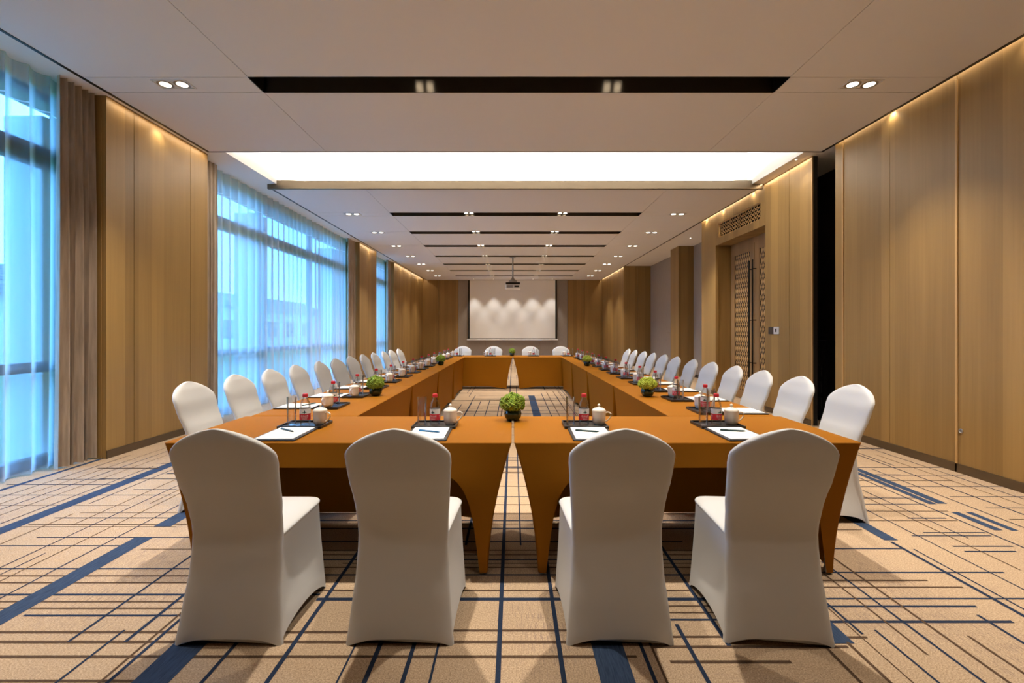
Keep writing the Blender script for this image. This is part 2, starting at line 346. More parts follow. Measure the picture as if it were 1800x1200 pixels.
# ---------------- walls
def panels(mb, axis, pos, thick, seams, z0, z1, mi=0, gap=.007):
    """veneer panels along an axis with thin dark joints"""
    for a, b in zip(seams[:-1], seams[1:]):
        if axis == 'y': mb.box(*sorted((pos, pos+thick)), a+gap/2, b-gap/2, z0, z1, mi)
        else: mb.box(a+gap/2, b-gap/2, *sorted((pos, pos+thick)), z0, z1, mi)
wl = MB()
for seams in ([Y0, -1.4, -.2, 1.1, 2.5], [4.86, 5.22, 6.135, 6.48], [12.9, 13.7, 14.5], [16.67, 18.0, 19.4, 20.8, Y1]):
    panels(wl, 'y', XL, -.06, seams, 0, ZC)
    wl.box(-4.95, XL-.05, seams[0], seams[-1], 0, ZC, 0)
wl.box(-4.95, -4.72, 2.5, 16.67, ZC-.10, 4.8, 1)
struct(wl, 'wall_left', [WOOD, CEILW], 'wood veneer wall with tall windows on the left', 'wall')
bl = MB()
for a, b in ((Y0, 2.5), (4.86, 6.48), (12.9, 14.5), (16.67, Y1)): bl.box(XL, XL+.012, a, b, 0, .085)
struct(bl, 'baseboard_left', BRONZE, 'dark bronze baseboard under the left wood panels', 'baseboard')

wr = MB()
panels(wr, 'y', XR, .06, [Y0, -1.2, 0.2, 1.5, 2.9, 3.6, 4.41, 5.2, 5.93, 6.08], 0, ZC)
wr.box(XR+.05, XR+.12, Y0, 6.08, 0, ZC, 0)
panels(wr, 'y', XR, .06, [6.55, 7.09, 7.77], 0, ZC)
panels(wr, 'y', XR, .06, [9.66, 10.38], 0, ZC)
wr.box(XR+.05, 5.5, 9.70, 10.38, 0, ZC, 0)
tag(wr.build('wall_right', WOOD), 'wood veneer panel wall on the right', 'wall', None, 'structure')
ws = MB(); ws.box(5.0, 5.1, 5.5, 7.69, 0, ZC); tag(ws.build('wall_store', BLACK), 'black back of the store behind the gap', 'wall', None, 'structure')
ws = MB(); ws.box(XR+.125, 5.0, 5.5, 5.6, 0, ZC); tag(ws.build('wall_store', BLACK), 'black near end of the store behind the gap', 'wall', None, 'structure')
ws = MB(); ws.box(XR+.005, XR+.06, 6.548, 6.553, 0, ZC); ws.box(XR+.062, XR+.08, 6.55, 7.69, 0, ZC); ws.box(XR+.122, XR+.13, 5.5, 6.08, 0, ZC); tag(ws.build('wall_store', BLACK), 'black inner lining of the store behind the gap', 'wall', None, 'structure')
wr = MB(); wr.box(XR+.005, 5.1, 7.70, 7.77, 0, ZC, 0)
# lintel over the door with a hole for the lattice grille
wr.box(XR, XR+.33, 7.77, 9.66, 3.17, 3.31, 0); wr.box(XR, XR+.33, 7.77, 9.66, 3.61, ZC, 0)
wr.box(XR, XR+.33, 7.77, 7.92, 3.31, 3.61, 0); wr.box(XR, XR+.33, 9.53, 9.66, 3.31, 3.61, 0)
wr.box(XR+.10, XR+.33, 7.92, 9.53, 3.31, 3.61, 1)
wr.box(4.70, 4.80, 7.7, 9.75, 0, ZC, 0)
# grey recess and wood return far away
wr.box(5.36, 5.5, 10.38, 17.7, 0, ZC, 2)
panels(wr, 'x', 17.7, .06, [XR, 4.85, 5.36], 0, ZC)
panels(wr, 'y', XR, .06, [17.7, 18.6, 19.6, 20.7, Y1], 0, ZC)
wr.box(XR+.05, 5.5, 17.75, Y1, 0, ZC, 0)
struct(wr, 'wall_recess', [WOOD, BLACK, GREYW], 'door surround, grey recess and far wood return on the right', 'wall')
br = MB()
for a, b in ((Y0, 6.08), (6.55, 7.77), (9.66, 10.38), (17.7, Y1)): br.box(XR-.012, XR, a, b, 0, .085)
br.box(5.35, 5.36, 10.38, 13.5, 0, .085); br.box(5.35, 5.36, 14.2, 17.7, 0, .085); br.box(XR, 5.36, 17.69, 17.7, 0, .085)
struct(br, 'baseboard_right', BRONZE, 'dark bronze baseboard under the right wood panels', 'baseboard')
edge = MB()
for y in (4.41, 5.93): edge.rbox(XR-.012, XR+.002, y-.012, y+.012, .0, ZC-.075, .004)
edge.rbox(XR-.010, XR+.01, 6.535, 6.555, 0, ZC, .004)
struct(edge, 'trim_1', LATT, 'slim wood edge strips on the right partition panels', 'trim')
pil = MB(); pil.box(4.92, 5.36, 13.5, 14.2, 0, ZC)
struct(pil, 'pillar_wood', WOOD, 'wood clad pillar in the grey recess on the right', 'pillar')
wf = MB()
panels(wf, 'x', Y1, .1, [-4.36, -3.6, -2.65], 0, ZC); panels(wf, 'x', Y1, .1, [2.65, 3.45, 4.32], 0, ZC)
panels(wf, 'x', Y1+.05, .1, [-2.65, -1.33, 0, 1.33, 2.65], 0, ZC, 1)
wf.box(-4.95, 5.5, Y1+.1, Y1+.2, -.1, 4.8, 0)
struct(wf, 'wall_far', [WOOD, GREYW], 'far end wall of wood panels around grey wallcovering', 'wall')
wn = MB(); panels(wn, 'x', Y0, -.1, [-4.95, -3, -1, 1, 3, 5.4], 0, ZC); wn.box(-4.95, 5.5, Y0-.2, Y0-.1, -.1, 4.8, 0)
struct(wn, 'wall_near', WOODD, 'wood veneer wall behind the viewpoint', 'wall')
bf = MB(); bf.box(XL, -2.65, Y1-.012, Y1, 0, .085); bf.box(2.65, XR, Y1-.012, Y1, 0, .085)
struct(bf, 'baseboard_far', BRONZE, 'dark bronze baseboard on the far wall', 'baseboard')

# ---------------- ceiling: white upper ceiling, light cove, hung grey panels with black grooves
cw = MB()
cw.box(-4.95, -4.05, Y0, Y1, ZC, ZC+.05); cw.box(4.10, 5.5, Y0, Y1, ZC, ZC+.05)
cw.box(-4.05, 4.10, 7.95, 8.0, ZP+.052, 4.8); cw.box(-4.1, -4.05, 6.0, 8.0, ZC+.05, 4.8); cw.box(4.10, 4.15, 6.0, 8.0, ZC+.05, 4.8)
cw.box(-4.1, 4.15, 6.0, 6.05, ZC, 4.8); cw.box(-4.1, 4.15, 6.0, 8.0, 4.74, 4.8)
cw.box(-4.05, 4.10, 21.93, Y1, ZP, ZC)
struct(cw, 'ceiling', CEILW, 'white upper ceiling with a bright light cove', 'ceiling')
roof = MB(); roof.box(-5.0, 5.6, Y0-.2, Y1+.2, 4.8, 4.9); roof.box(5.5, 5.6, Y0-.2, Y1+.2, -.1, 4.9)
struct(roof, 'ceiling_slab', BLACK, 'dark slab above the hung ceiling', 'ceiling')
GA, GB = -2.55, 2.67          # long joints
EA, EB = -4.17, 4.235         # panel edges
GW = .28
ROWS_NEAR = [-.88, .91, 2.70, 4.49]
ROWS_FAR = [9.52+1.79*k for k in range(7)]
def hung(name, ya, yb, rows, label):
    mb = MB(); g = .006
    cuts = [ya]+[c for r in rows for c in (r-.10, r-.10+GW)]+[yb]
    for i in range(len(cuts)-1):
        a, b = cuts[i]+(g/2 if i else 0), cuts[i+1]-(g/2 if i < len(cuts)-2 else 0)
        if i % 2 == 0: mb.box(GA+g/2, GB-g/2, a, b, ZP, ZP+.05, 0)
        mb.box(EA+.03, GA-g/2, a, b, ZP, ZP+.05, 0); mb.box(GB+g/2, EB-.03, a, b, ZP, ZP+.05, 0)
    mb.box(EA, EA+.03, ya, yb, ZP-.006, ZP+.06, 1); mb.box(EB-.03, EB, ya, yb, ZP-.006, ZP+.06, 1)
    mb.box(EA, EB, yb-.012, yb, ZP-.006, ZP+.06, 1)
    yv = ya+(.16 if ya > 5 else 0); mb.box(EA, EB, yv, yb, ZP+.20, ZP+.22, 1)
    mb.box(EA, EA+.02, yv, yb, ZP+.06, ZP+.21, 1); mb.box(EB-.02, EB, yv, yb, ZP+.06, ZP+.21, 1)
    mb.box(EA, EB, yb-.03, yb-.01, ZP+.06, ZP+.21, 1)
    for r in rows:
        a, b = r-.10, r-.10+GW
        mb.box(GA, GB, a-.012, a-.002, ZP+.0, ZP+.2, 1); mb.box(GA, GB, b, b+.008, ZP, ZP+.2, 2)
        mb.box(GA-.01, GA, a, b, ZP, ZP+.2, 1); mb.box(GB, GB+.01, a, b, ZP, ZP+.2, 1)
        mb.box(GA, GB, a, b, ZP+.19, ZP+.2, 1)
    struct(mb, name, [CEILG, DARKM, GROOVE], label, 'ceiling')
hung('ceiling_near', Y0, 6.22, ROWS_NEAR, 'near hung grey ceiling panel with black lighting groove')
hung('ceiling_far', 7.86, 21.93, ROWS_FAR, 'far hung grey ceiling panel with seven black lighting grooves')
band = MB(); band.rbox(-4.21, 4.29, 7.80, 7.85, ZP-.012, 3.942, .003)
struct(band, 'trim_2', BRONZE, 'bronze fascia band along the edge of the far ceiling panel', 'trim')

# ---------------- downlights
def make_downlight(label):
    o = thing('downlight', label, 'ceiling light')
    f = MB()
    w, d = .17, .082
    f.box(-w, w, -d, -d+.008, -.006, .012); f.box(-w, w, d-.008, d, -.006, .012)
    f.box(-w, -w+.008, -d, d, -.006, .012); f.box(w-.008, w, -d, d, -.006, .012); f.box(-.006, .006, -d, d, -.004, .012)
    f.build('trim_frame', PLASTW, o)
    for sx in (-.083, .083):
        c = MB(); c.lathe([(.073, -.003), (.073, .0), (.060, .004)], 20, (sx, 0, 0)); c.lathe([(.050, -.0032), (.050, .002)], 20, (sx, 0, 0), 1)
        c.build('lamp', [STEEL, LAMPM], o)
    return o
def make_groove_light(label):
    o = thing('spotlight', label, 'ceiling light')
    f = MB(); f.rbox(-.14, .14, -.06, .06, .0, .03, .003); f.build('housing', DARKM, o)
    for sx in (-.055, .055):
        c = MB(); c.lathe([(.046, -.018), (.046, .0), (.04, .002)], 20, (sx, 0, 0), 0); c.lathe([(.040, -.0185), (.040, -.016)], 20, (sx, 0, 0), 1)
        c.build('lamp', [STEEL, LAMPM], o)
    return o
def make_washer(label):
    o = thing('wall_washer', label, 'ceiling light')
    f = MB(); f.lathe([(.020, -.012), (.020, .0)], 16); f.build('trim_ring', PLASTW, o)
    c = MB(); c.lathe([(.014, -.013), (.014, -.011)], 16); c.build('lamp', LAMPM, o)
    return o
dl = Maker(make_downlight('')); gl = Maker(make_groove_light('')); ww = Maker(make_washer(''))
rows = [(y, 'near', i) for i, y in enumerate(ROWS_NEAR[1:])]+[(y, 'far', i) for i, y in enumerate(ROWS_FAR)]
def PW(y): return .14 if y < 1 else (1.3 if y < 3 else 1.0 if y < 14 else .72)
for y, zone, i in rows:
    if zone == 'near':
        nm = {0: 'just behind the viewpoint', 1: 'above the near chairs', 2: 'beside the nearest black groove'}[i]
    else: nm = f'{ORD[i]} row beyond the bronze band'
    for x, sd in ((-3.36, 'left'), (3.45, 'right')):
        o = dl((x, y+.02, ZP-.002), 0, f'twin downlight in the {sd} ceiling strip, {nm}', f'downlights along the {sd} ceiling strip')
        spot((x, y+.02, ZP-.02), SPOT_W*PW(y), 88, blend=1)
    for x, sd in ((-.93, 'left'), (1.05, 'right')):
        nm2 = nm if zone == 'far' else {0: 'just behind the viewpoint', 1: 'above the near chairs', 2: 'in the nearest groove'}[i]
        o = gl((x, y+(.04 if zone == 'near' else .095), ZP+(.155 if zone == 'near' else .055)), 0, f'{sd} twin spotlight in the black groove, {nm2}', f'spotlights in the {sd} half of the grooves')
        spot((x, y+(.04 if zone == 'near' else .095), ZP+(.12 if zone == 'near' else .03)), SPOT_W*PW(y), 80, blend=1)
WL = [(-4.255, y, 'left') for y in (5.57, 13.7, 17.6, 19.2, 20.8)]+[(4.268, y, 'right') for y in (2.3, 3.75, 5.15, 8.15, 9.3, 10.1, 18.8)]
cnt = {'left': 0, 'right': 0}
for x, y, sd in WL:
    ww((x, y, ZC), 0, f'small wall washer in the slot along the {sd} wall, {ORD[cnt[sd]]} from the near end', f'wall washers on the {sd}'); cnt[sd] += 1
    spot((x, y, ZC-.02), WASH_W, 110, blend=.9, radius=.015, aim=(.25 if x > 0 else -.25, 0, -1))
ww((4.14, 6.65, ZC), 0, 'small round downlight in the white ceiling beside the dark gap', 'round downlights in white ceiling')
spot((4.14, 6.65, ZC-.02), WASH_W*1.5, 90, blend=.6, radius=.02)
ww((4.8, 12.3, ZC), 0, 'small round downlight over the grey recess', 'round downlights in white ceiling')
spot((4.8, 12.3, ZC-.02), WASH_W*1.2, 110, blend=.6, radius=.02)
for i, x in enumerate((-1.85, -.92, 0, .95, 1.85)):
    ww((x, 21.42, ZP), 0, f'small downlight grazing the projection screen, {ORD[i]} from the left', 'downlights above the screen')
    spot((x, 21.42, ZP-.02), 95, 62, blend=.6, radius=.02, color=(1, .93, .84), aim=(0, .02, -1))

# ---------------- windows, curtains, outdoors
def window(n, ya, yb, label):
    o = thing(f'window_{n}', label, 'window', (0, 0, 0), 0, None, 'structure')
    f = MB(); x0, x1 = -4.86, -4.76
    for z0, z1 in ((0, .10), (.95, 1.05), (3.03, 3.23), (3.74, ZC)): f.box(x0, x1, ya, yb, z0, z1)
    k = max(1, round((yb-ya)/1.85)); ys = [ya+(yb-ya)*i/k for i in range(k+1)]
    for y in ys: f.box(x0-.005, x1+.005, y-.035, y+.035, 0, ZC)
    f.build('window_frame', DARKM, o)
    for a, b in zip(ys[:-1], ys[1:]):
        for z0, z1 in ((.1, .95), (1.05, 3.03), (3.23, 3.74)):
            g = MB(); g.box(-4.815, -4.807, a+.035, b-.035, z0, z1); g.build('glass_pane', PANE, o)
window(1, 2.5, 4.86, 'tall window behind the nearest sheer curtain on the left')
window(2, 6.48, 12.9, 'wide middle window behind the long sheer curtain')
window(3, 14.5, 16.67, 'narrow farthest window on the left wall')
def curtain(name, ya, yb, x, amp, per, m, label, cat, seed, flare=0.0, ztop=ZC, npt=None):
    r = random.Random(seed); L = yb-ya; n = npt or int(L/per*14)
    ph = [r.uniform(0, 6.28) for _ in range(6)]
    pts = []
    for i in range(n+1):
        s = i/n; y = ya+s*L
        w = 2*PI*(y/per)+1.3*math.sin(y*2.1+ph[0])+.8*math.sin(y*5.3+ph[1])
        a = amp*(.70+.30*math.sin(y*3.7+ph[2]))
        pts.append((s, y, w, a))
    zs = [ztop, ztop-.06, ztop-.25, 3.2, 2.5, 1.7, .9, .3, .015]
    mb = MB()
    def fn(u, v):
        i = round(u*n); s, y, w, a = pts[i]; j = round(v*(len(zs)-1)); z = zs[j]; h = 1-z/ztop
        k = .75+.25*min(1, h*3)
        xx = x+a*k*math.sin(w)+.012*h*math.sin(y*4+ph[3]+h*3)
        yy = y+(per*.16)*k*math.cos(w*1.0+.6)+flare*h*(s-.5)+.02*h*math.sin(w*.5+ph[4])
        return (xx, yy, z)
    mb.grid(fn, n+1, len(zs))
    o = mb.build(name, m, None, 80, fix=False); return tag(o, label, cat)
curtain('sheer_curtain', 2.55, 4.66, -4.60, .045, .17, SHEER, 'white sheer curtain at the near left edge', 'curtain', 1)
curtain('sheer_curtain', 6.6, 12.55, -4.60, .055, .21, SHEERD, 'long white sheer curtain over the wide middle window', 'curtain', 2)
curtain('sheer_curtain', 14.55, 16.35, -4.60, .055, .21, SHEERD, 'white sheer curtain over the narrow farthest window', 'curtain', 3)
curtain('drape', 4.47, 4.85, -4.475, .062, .075, DRAPE, 'brown drape beside the nearest sheer curtain', 'curtain', 4, .02)
curtain('drape', 6.52, 6.90, -4.49, .045, .085, DRAPE, 'brown drape at the near side of the middle window', 'curtain', 5, .02)
curtain('drape', 12.32, 12.86, -4.47, .05, .10, DRAPE, 'brown drape at the far side of the middle window', 'curtain', 6, .02)
curtain('drape', 16.15, 16.63, -4.47, .05, .10, DRAPE, 'dark brown drape beside the narrow farthest window', 'curtain', 7, .02)
curtain('drape', 2.53, 2.95, -4.47, .05, .10, DRAPE, 'brown drape at the left edge beside the viewpoint', 'curtain', 8, .02)
lw = MB(); lw.box(-80, -4.95, -40, 130, -.35, -.25)
tag(lw.build('lawn', LAWN), 'green lawn outside the windows', 'lawn', None, 'stuff')
ext = MB(); ext.box(-5.35, -4.95, Y0, Y1, 3.84, 4.2); struct(ext, 'trim_3', EXTW, 'pale eave outside above the windows', 'eave')
for i, (y, nm) in enumerate(((5.35, 'nearest'), (9.6, 'second'), (13.6, 'farthest'))):
    c = MB(); c.rbox(-5.75, -5.3, y-.22, y+.22, -.3, 3.8, .02)
    tag(c.build('column', EXTW), f'pale outdoor column behind the curtains, {nm} from the viewpoint', 'column', None, 'structure')
def building(x, ya, yb, h, label):
    o = thing('building', label, 'building', (x, (ya+yb)/2, -.25)); L = (yb-ya)/2
    w = MB(); w.box(-6, 0, -L, L, 0, h); w.build('wall', EXTW, o)
    r = MB()
    for k in range(9): r.box(-6.4+k*.35, .5-k*.35, -L-.4+k*.1, L+.4-k*.1, h+k*.17, h+k*.17+.10)
    r.build('roof', ROOFT, o)
    k = max(2, int(L*2/3.5))
    for i in range(k):
        y = -L+(i+.5)*2*L/k
        for z in (1.0, ):
            q = MB(); q.box(0, .05, y-.8, y+.8, z, z+1.5); q.build('window', DARKM, o)
building(-21, 6, 19, 3.2, 'grey house with tiled roof outside the nearest window')
building(-24, 22, 58, 3.6, 'long grey house with tiled roof outside the middle window')
building(-30, -14, 3, 4.2, 'grey house outside to the left of the tiled roofs')

# ---------------- doors
d = thing('door_1', 'carved wooden double doors in the right wall', 'door', (0, 0, 0), 0, None, 'structure')
XD = 4.63
fr = MB(); fr.box(XD+.0, XD+.07, 7.77, 7.84, 0, 3.17); fr.box(XD, XD+.07, 9.60, 9.66, 0, 3.17); fr.box(XD, XD+.07, 7.84, 9.60, 3.06, 3.17)
fr.build('door_frame', WOODD, d)
def scales(mb, ya, yb, za, zb, x, cs, mi=0, h=.022):
    ny = max(1, round((yb-ya)/cs)); cy = (yb-ya)/ny; nz = round((zb-za)/(cs*1.28)); cz = (zb-za)/nz
    for j in range(nz):
        off = .5 if j % 2 else 0
        for i in range(ny + (0 if off == 0 else -1)):
            y = ya+(i+.5+off)*cy; z = za+(j+.5)*cz; a = cy*.40; b = cz*.66
            P = [(x, y-a, z), (x-.004, y, z-b), (x, y+a, z), (x-h, y, z+b*.25), (x, y, z+b)]
            mb.add(P, [(0, 1, 3), (1, 2, 3), (0, 3, 4), (3, 2, 4)], mi)
for ya, yb, la, lb, hy in ((7.84, 8.715, 7.95, 8.55, 8.66), (8.725, 9.60, 8.89, 9.50, 8.79)):
    lf = MB(); lf.box(XD+.02, XD+.06, ya, yb, .01, 3.06)
    for a, b, z0, z1 in ((ya, la, .01, 3.06), (lb, yb, .01, 3.06), (la, lb, .01, .16), (la, lb, 2.92, 3.06)): lf.box(XD, XD+.02, a, b, z0, z1)
    leaf = lf.build('door_leaf', WOODD, d)
    sc = MB(); sc.box(XD+.017, XD+.021, la, lb, .16, 2.92, 1); scales(sc, la, lb, .16, 2.92, XD+.012, .078, 0, .016)
    sc.build('carved_panel', [LATT, LATD], leaf, fix=False)
    hd = MB(); hd.tube([(XD-.07, hy, .42), (XD-.07, hy, 2.72)], .014, 12)
    for z in (.75, 1.57, 2.55): hd.tube([(XD-.07, hy, z), (XD+.01, hy, z)], .009, 8)
    hd.build('handle', DARKM, leaf, 40)
gr = MB(); gr.box(XR+.06, XR+.08, 7.92, 9.53, 3.31, 3.61, 1)
cy = (9.53-7.92)/16
for i in range(17):
    y = 7.92+i*cy
    def bar(pts): gr.tube([(XR+.03, q[0], q[1]) for q in pts], .0085, 6)
    pts1 = []; pts2 = []
    for k in range(13):
        z = 3.31+.30*k/12; s = math.sin(k/12*PI*4)*cy*.5
        pts1.append((min(9.53, max(7.92, y+s)), z)); pts2.append((min(9.53, max(7.92, y-s)), z))
    bar(pts1); bar(pts2)
for z in (3.31, 3.61): gr.tube([(XR+.02, 7.92, z), (XR+.02, 9.53, z)], .010, 6)
for y in (7.92, 9.53): gr.tube([(XR+.02, y, 3.31), (XR+.02, y, 3.61)], .010, 6)
tag(gr.build('vent_grille', [LATT, BLACK], None, 50), 'wooden lattice grille above the double doors', 'grille')
# switch plates
sw = thing('wall_switch', 'dark light switch and white control plate right of the double doors', 'switch', (XR, 7.48, 1.37))
a = MB(); a.rbox(-.012, 0, .03, .17, -.06, .06, .003); [a.box(-.015, -.011, .035+.045*i, .075+.045*i, -.04, .04) for i in range(3)]; a.build('switch_plate', mat('brown_plastic', (.05, .04, .035), .4), sw)
a = MB(); a.rbox(-.012, 0, -.13, .02, -.06, .06, .003, 0); a.box(-.014, -.011, -.07, -.035, -.025, .03, 1); a.build('control_plate', [PLASTW, BLACK], sw)
a = MB(); a.lathe([(.022, 0), (.022, .006), (.016, .008), (.012, .004)], 20)
o = a.build('panel_lock', STEEL, None, 40); o.location = (XR-.001, 4.37, .405); o.rotation_euler = (0, -PI/2, 0); tag(o, 'small round lock low on the right partition panel', 'lock')
# box on the recess wall
a = MB(); a.rbox(5.25, 5.36, 14.45, 15.5, 1.3, 2.35, .01); a.box(5.24, 5.25, 14.5, 15.45, 1.35, 2.3)
tag(a.build('wall_cabinet', GREYW), 'flat grey box on the recess wall behind the wood pillar', 'wall box')
# equipment in the dark store
t_ = thing('equipment_rack', 'dark equipment rack standing in the black gap', 'rack', (4.78, 7.0, 0))
a = MB(); a.rbox(-.14, .14, -.2, .2, .08, 1.22, .01); a.build('cabinet', DARKM, t_)
for k in range(4):
    a = MB(); a.box(-.155, -.138, -.17, .17, .2+k*.24, .36+k*.24); a.build('rack_unit', BLACK, t_)
for sy in (-.15, .15):
    a = MB(); a.tube([(-.10, sy-.02, .04), (-.10, sy+.02, .04)], .04, 14); a.build('caster', BLACK, t_)
a = MB(); a.tube([(4.60, 6.95, 0), (4.60, 6.95, 1.2)], .014, 10); a.lathe([(.05, 0), (.05, .02)], 16, (4.60, 6.95, 0)); tag(a.build('stand_pole', PLASTW, None, 40), 'thin pale upright pole beside the dark equipment rack', 'pole')

# ---------------- projection screen and projector
sc = thing('projection_screen', 'large white pull-down projection screen on the far wall', 'screen', (-.015, 21.93, 0))
a = MB(); a.box(-2.06, 2.06, -.004, .0, 1.0, 3.80); a.build('screen_fabric', SCREEN, sc)
a = MB(); a.box(-2.14, -2.06, -.006, .002, .99, 3.80); a.box(2.06, 2.14, -.006, .002, .99, 3.80); a.box(-2.06, 2.06, -.006, .002, .97, 1.0); a.build('black_border', BLACK, sc)
a = MB(); a.rbox(-2.2, 2.2, -.03, .02, .91, .96, .01); a.build('bottom_bar', PLASTW, sc)
pj = thing('projector', 'white ceiling projector hanging in front of the screen', 'projector', (0, 15.2, 0))
a = MB(); a.tube([(0, 0, 3.05), (0, 0, ZP)], .024, 12); a.lathe([(.10, 0), (.10, .02)], 20, (0, 0, ZP-.02)); a.lathe([(.15, 2.98), (.13, 3.04), (.05, 3.10), (.03, 3.16)], 20); a.build('mount', STEEL, pj, 40)
a = MB(); a.rbox(-.235, .235, -.2, .2, 2.90, 2.965, .012); a.build('top_case', DARKM, pj)
a = MB(); a.rbox(-.25, .25, -.21, .21, 2.755, 2.90, .03, 0, 3); a.box(.05, .2, -.213, -.205, 2.80, 2.86, 1); a.box(-.2, .0, -.213, -.208, 2.79, 2.87, 2); a.build('body', [PLASTW, BLACK, STEEL], pj, 40)
a = MB(); a.tube([(-.12, .2, 2.83), (-.12, .26, 2.83)], .05, 18); a.build('lens', BLACK, pj, 40)

# ------------------------------------------------------------------ furniture: tables
def make_table(Wd, D, open_front=True):
    o = thing('conference_table', '', 'table')
    H = .745; inx = .135; iny = .03
    def side_pts():
        P = []
        hw, hd, r = Wd/2, D/2, .018
        n = 56
        def seg(a, b, k, kind):
            for i in range(k):
                s = i/k; P.append((a[0]+(b[0]-a[0])*s, a[1]+(b[1]-a[1])*s, kind))
        def corner(cx, cy, a0):
            for i in range(4):
                q = a0+PI/2*i/4; P.append((cx+r*math.cos(q), cy+r*math.sin(q), 'c'))
        seg((-hw+r, -hd), (hw-r, -hd), n, 'f'); corner(hw-r, -hd+r, -PI/2)
        seg((hw, -hd+r), (hw, hd-r), 24, 'e'); corner(hw-r, hd-r, 0)
        seg((hw-r, hd), (-hw+r, hd), n, 'b'); corner(-hw+r, hd-r, PI/2)
        seg((-hw, hd-r), (-hw, -hd+r), 24, 'e'); corner(-hw+r, -hd+r, PI)
        return P
    P = side_pts(); N = len(P); hw = Wd/2
    mb = MB()
    def hem(x, y, k):
        if k == 'f':
            u = max(0, (hw-abs(x))*(hw-inx)/hw-.045)
            return min(.605, .012+.60*(1-math.exp(-u/.095))) if open_front else .03+.03*min(1, u*3)
        if k == 'b':
            u = max(0, (hw-abs(x))-.05); return .012+.055*min(1, u*2.2)
        if k == 'e':
            u = max(0, D/2-abs(y)-.04); return .012+.045*min(1, u*4)
        return .012
    rings = []
    for zz, ins in ((.750, .010), (.7485, .004), (.745, 0)):
        rings.append([(x*(1-ins/hw), y*(1-ins/(D/2)), zz) for x, y, k in P])
    T = 18
    for j in range(1, T+1):
        ring = []
        for x, y, k in P:
            zb = hem(x, y, k); z = .745+(zb-.745)*(j/T); h = 1-z/.745
            f = 1-(1-h)**1.7
            sag = 0
            if k in 'fb':
                sag = .012*math.sin(PI*min(1, h))*(1-(x/hw)**4)
            xx = x*(1-inx/hw*f)
            yy = y*(1-iny/(D/2)*f)-math.copysign(sag, y)*(1 if k in 'fb' else 0)
            ring.append((xx, yy, z))
        rings.append(ring)
    vs = [p for r in rings for p in r]; fs = []
    for j in range(len(rings)-1):
        for i in range(N): fs.append((j*N+i, j*N+(i+1) % N, (j+1)*N+(i+1) % N, (j+1)*N+i))
    fs.append(tuple(range(N)))
    mb.add(vs, fs)
    mb.build('tablecloth', CLOTH, o, 50)
    tb = MB(); tb.box(-hw+.03, hw-.03, -D/2+.03, D/2-.03, .715, .740); tb.build('tabletop', BOARD, o)
    for sx in (-1, 1):
        for sy in (-1, 1):
            lg = MB(); x = sx*(hw-.155); y = sy*(D/2-.062)
            lg.tube([(x, y, .0), (x, y, .715)], .014, 12); lg.lathe([(.019, 0), (.019, .02), (.015, .035)], 12, (x, y, 0))
            lg.build('leg', STEEL, o, 50)
    return o
TA = Maker(make_table(1.93, .775)); TB = Maker(make_table(1.826, .775))
TA((-.972, 2.52+.3875, 0), 0, 'left half of the near rust-covered conference table row', 'tables of the near row')
TA((.972, 2.52+.3875, 0), 0, 'right half of the near rust-covered conference table row', 'tables of the near row')
SIDEX = 1.1325+.3875
tw = ['nearest', 'second', 'third', 'farthest']
for k in range(4):
    y = 3.303+1.834*(k+.5)
    TB((-SIDEX, y, 0), -PI/2, f'rust-covered table in the window-side row, {tw[k]} of four', 'tables of the window side row')
    TB((SIDEX, y, 0), PI/2, f'rust-covered table in the door-side row, {tw[k]} of four', 'tables of the door side row')
YF = 3.303+1.834*4+.003
TA((-.972, YF+.3875, 0), PI, 'left half of the far rust-covered table row before the screen', 'tables of the far row')
TA((.972, YF+.3875, 0), PI, 'right half of the far rust-covered table row before the screen', 'tables of the far row')

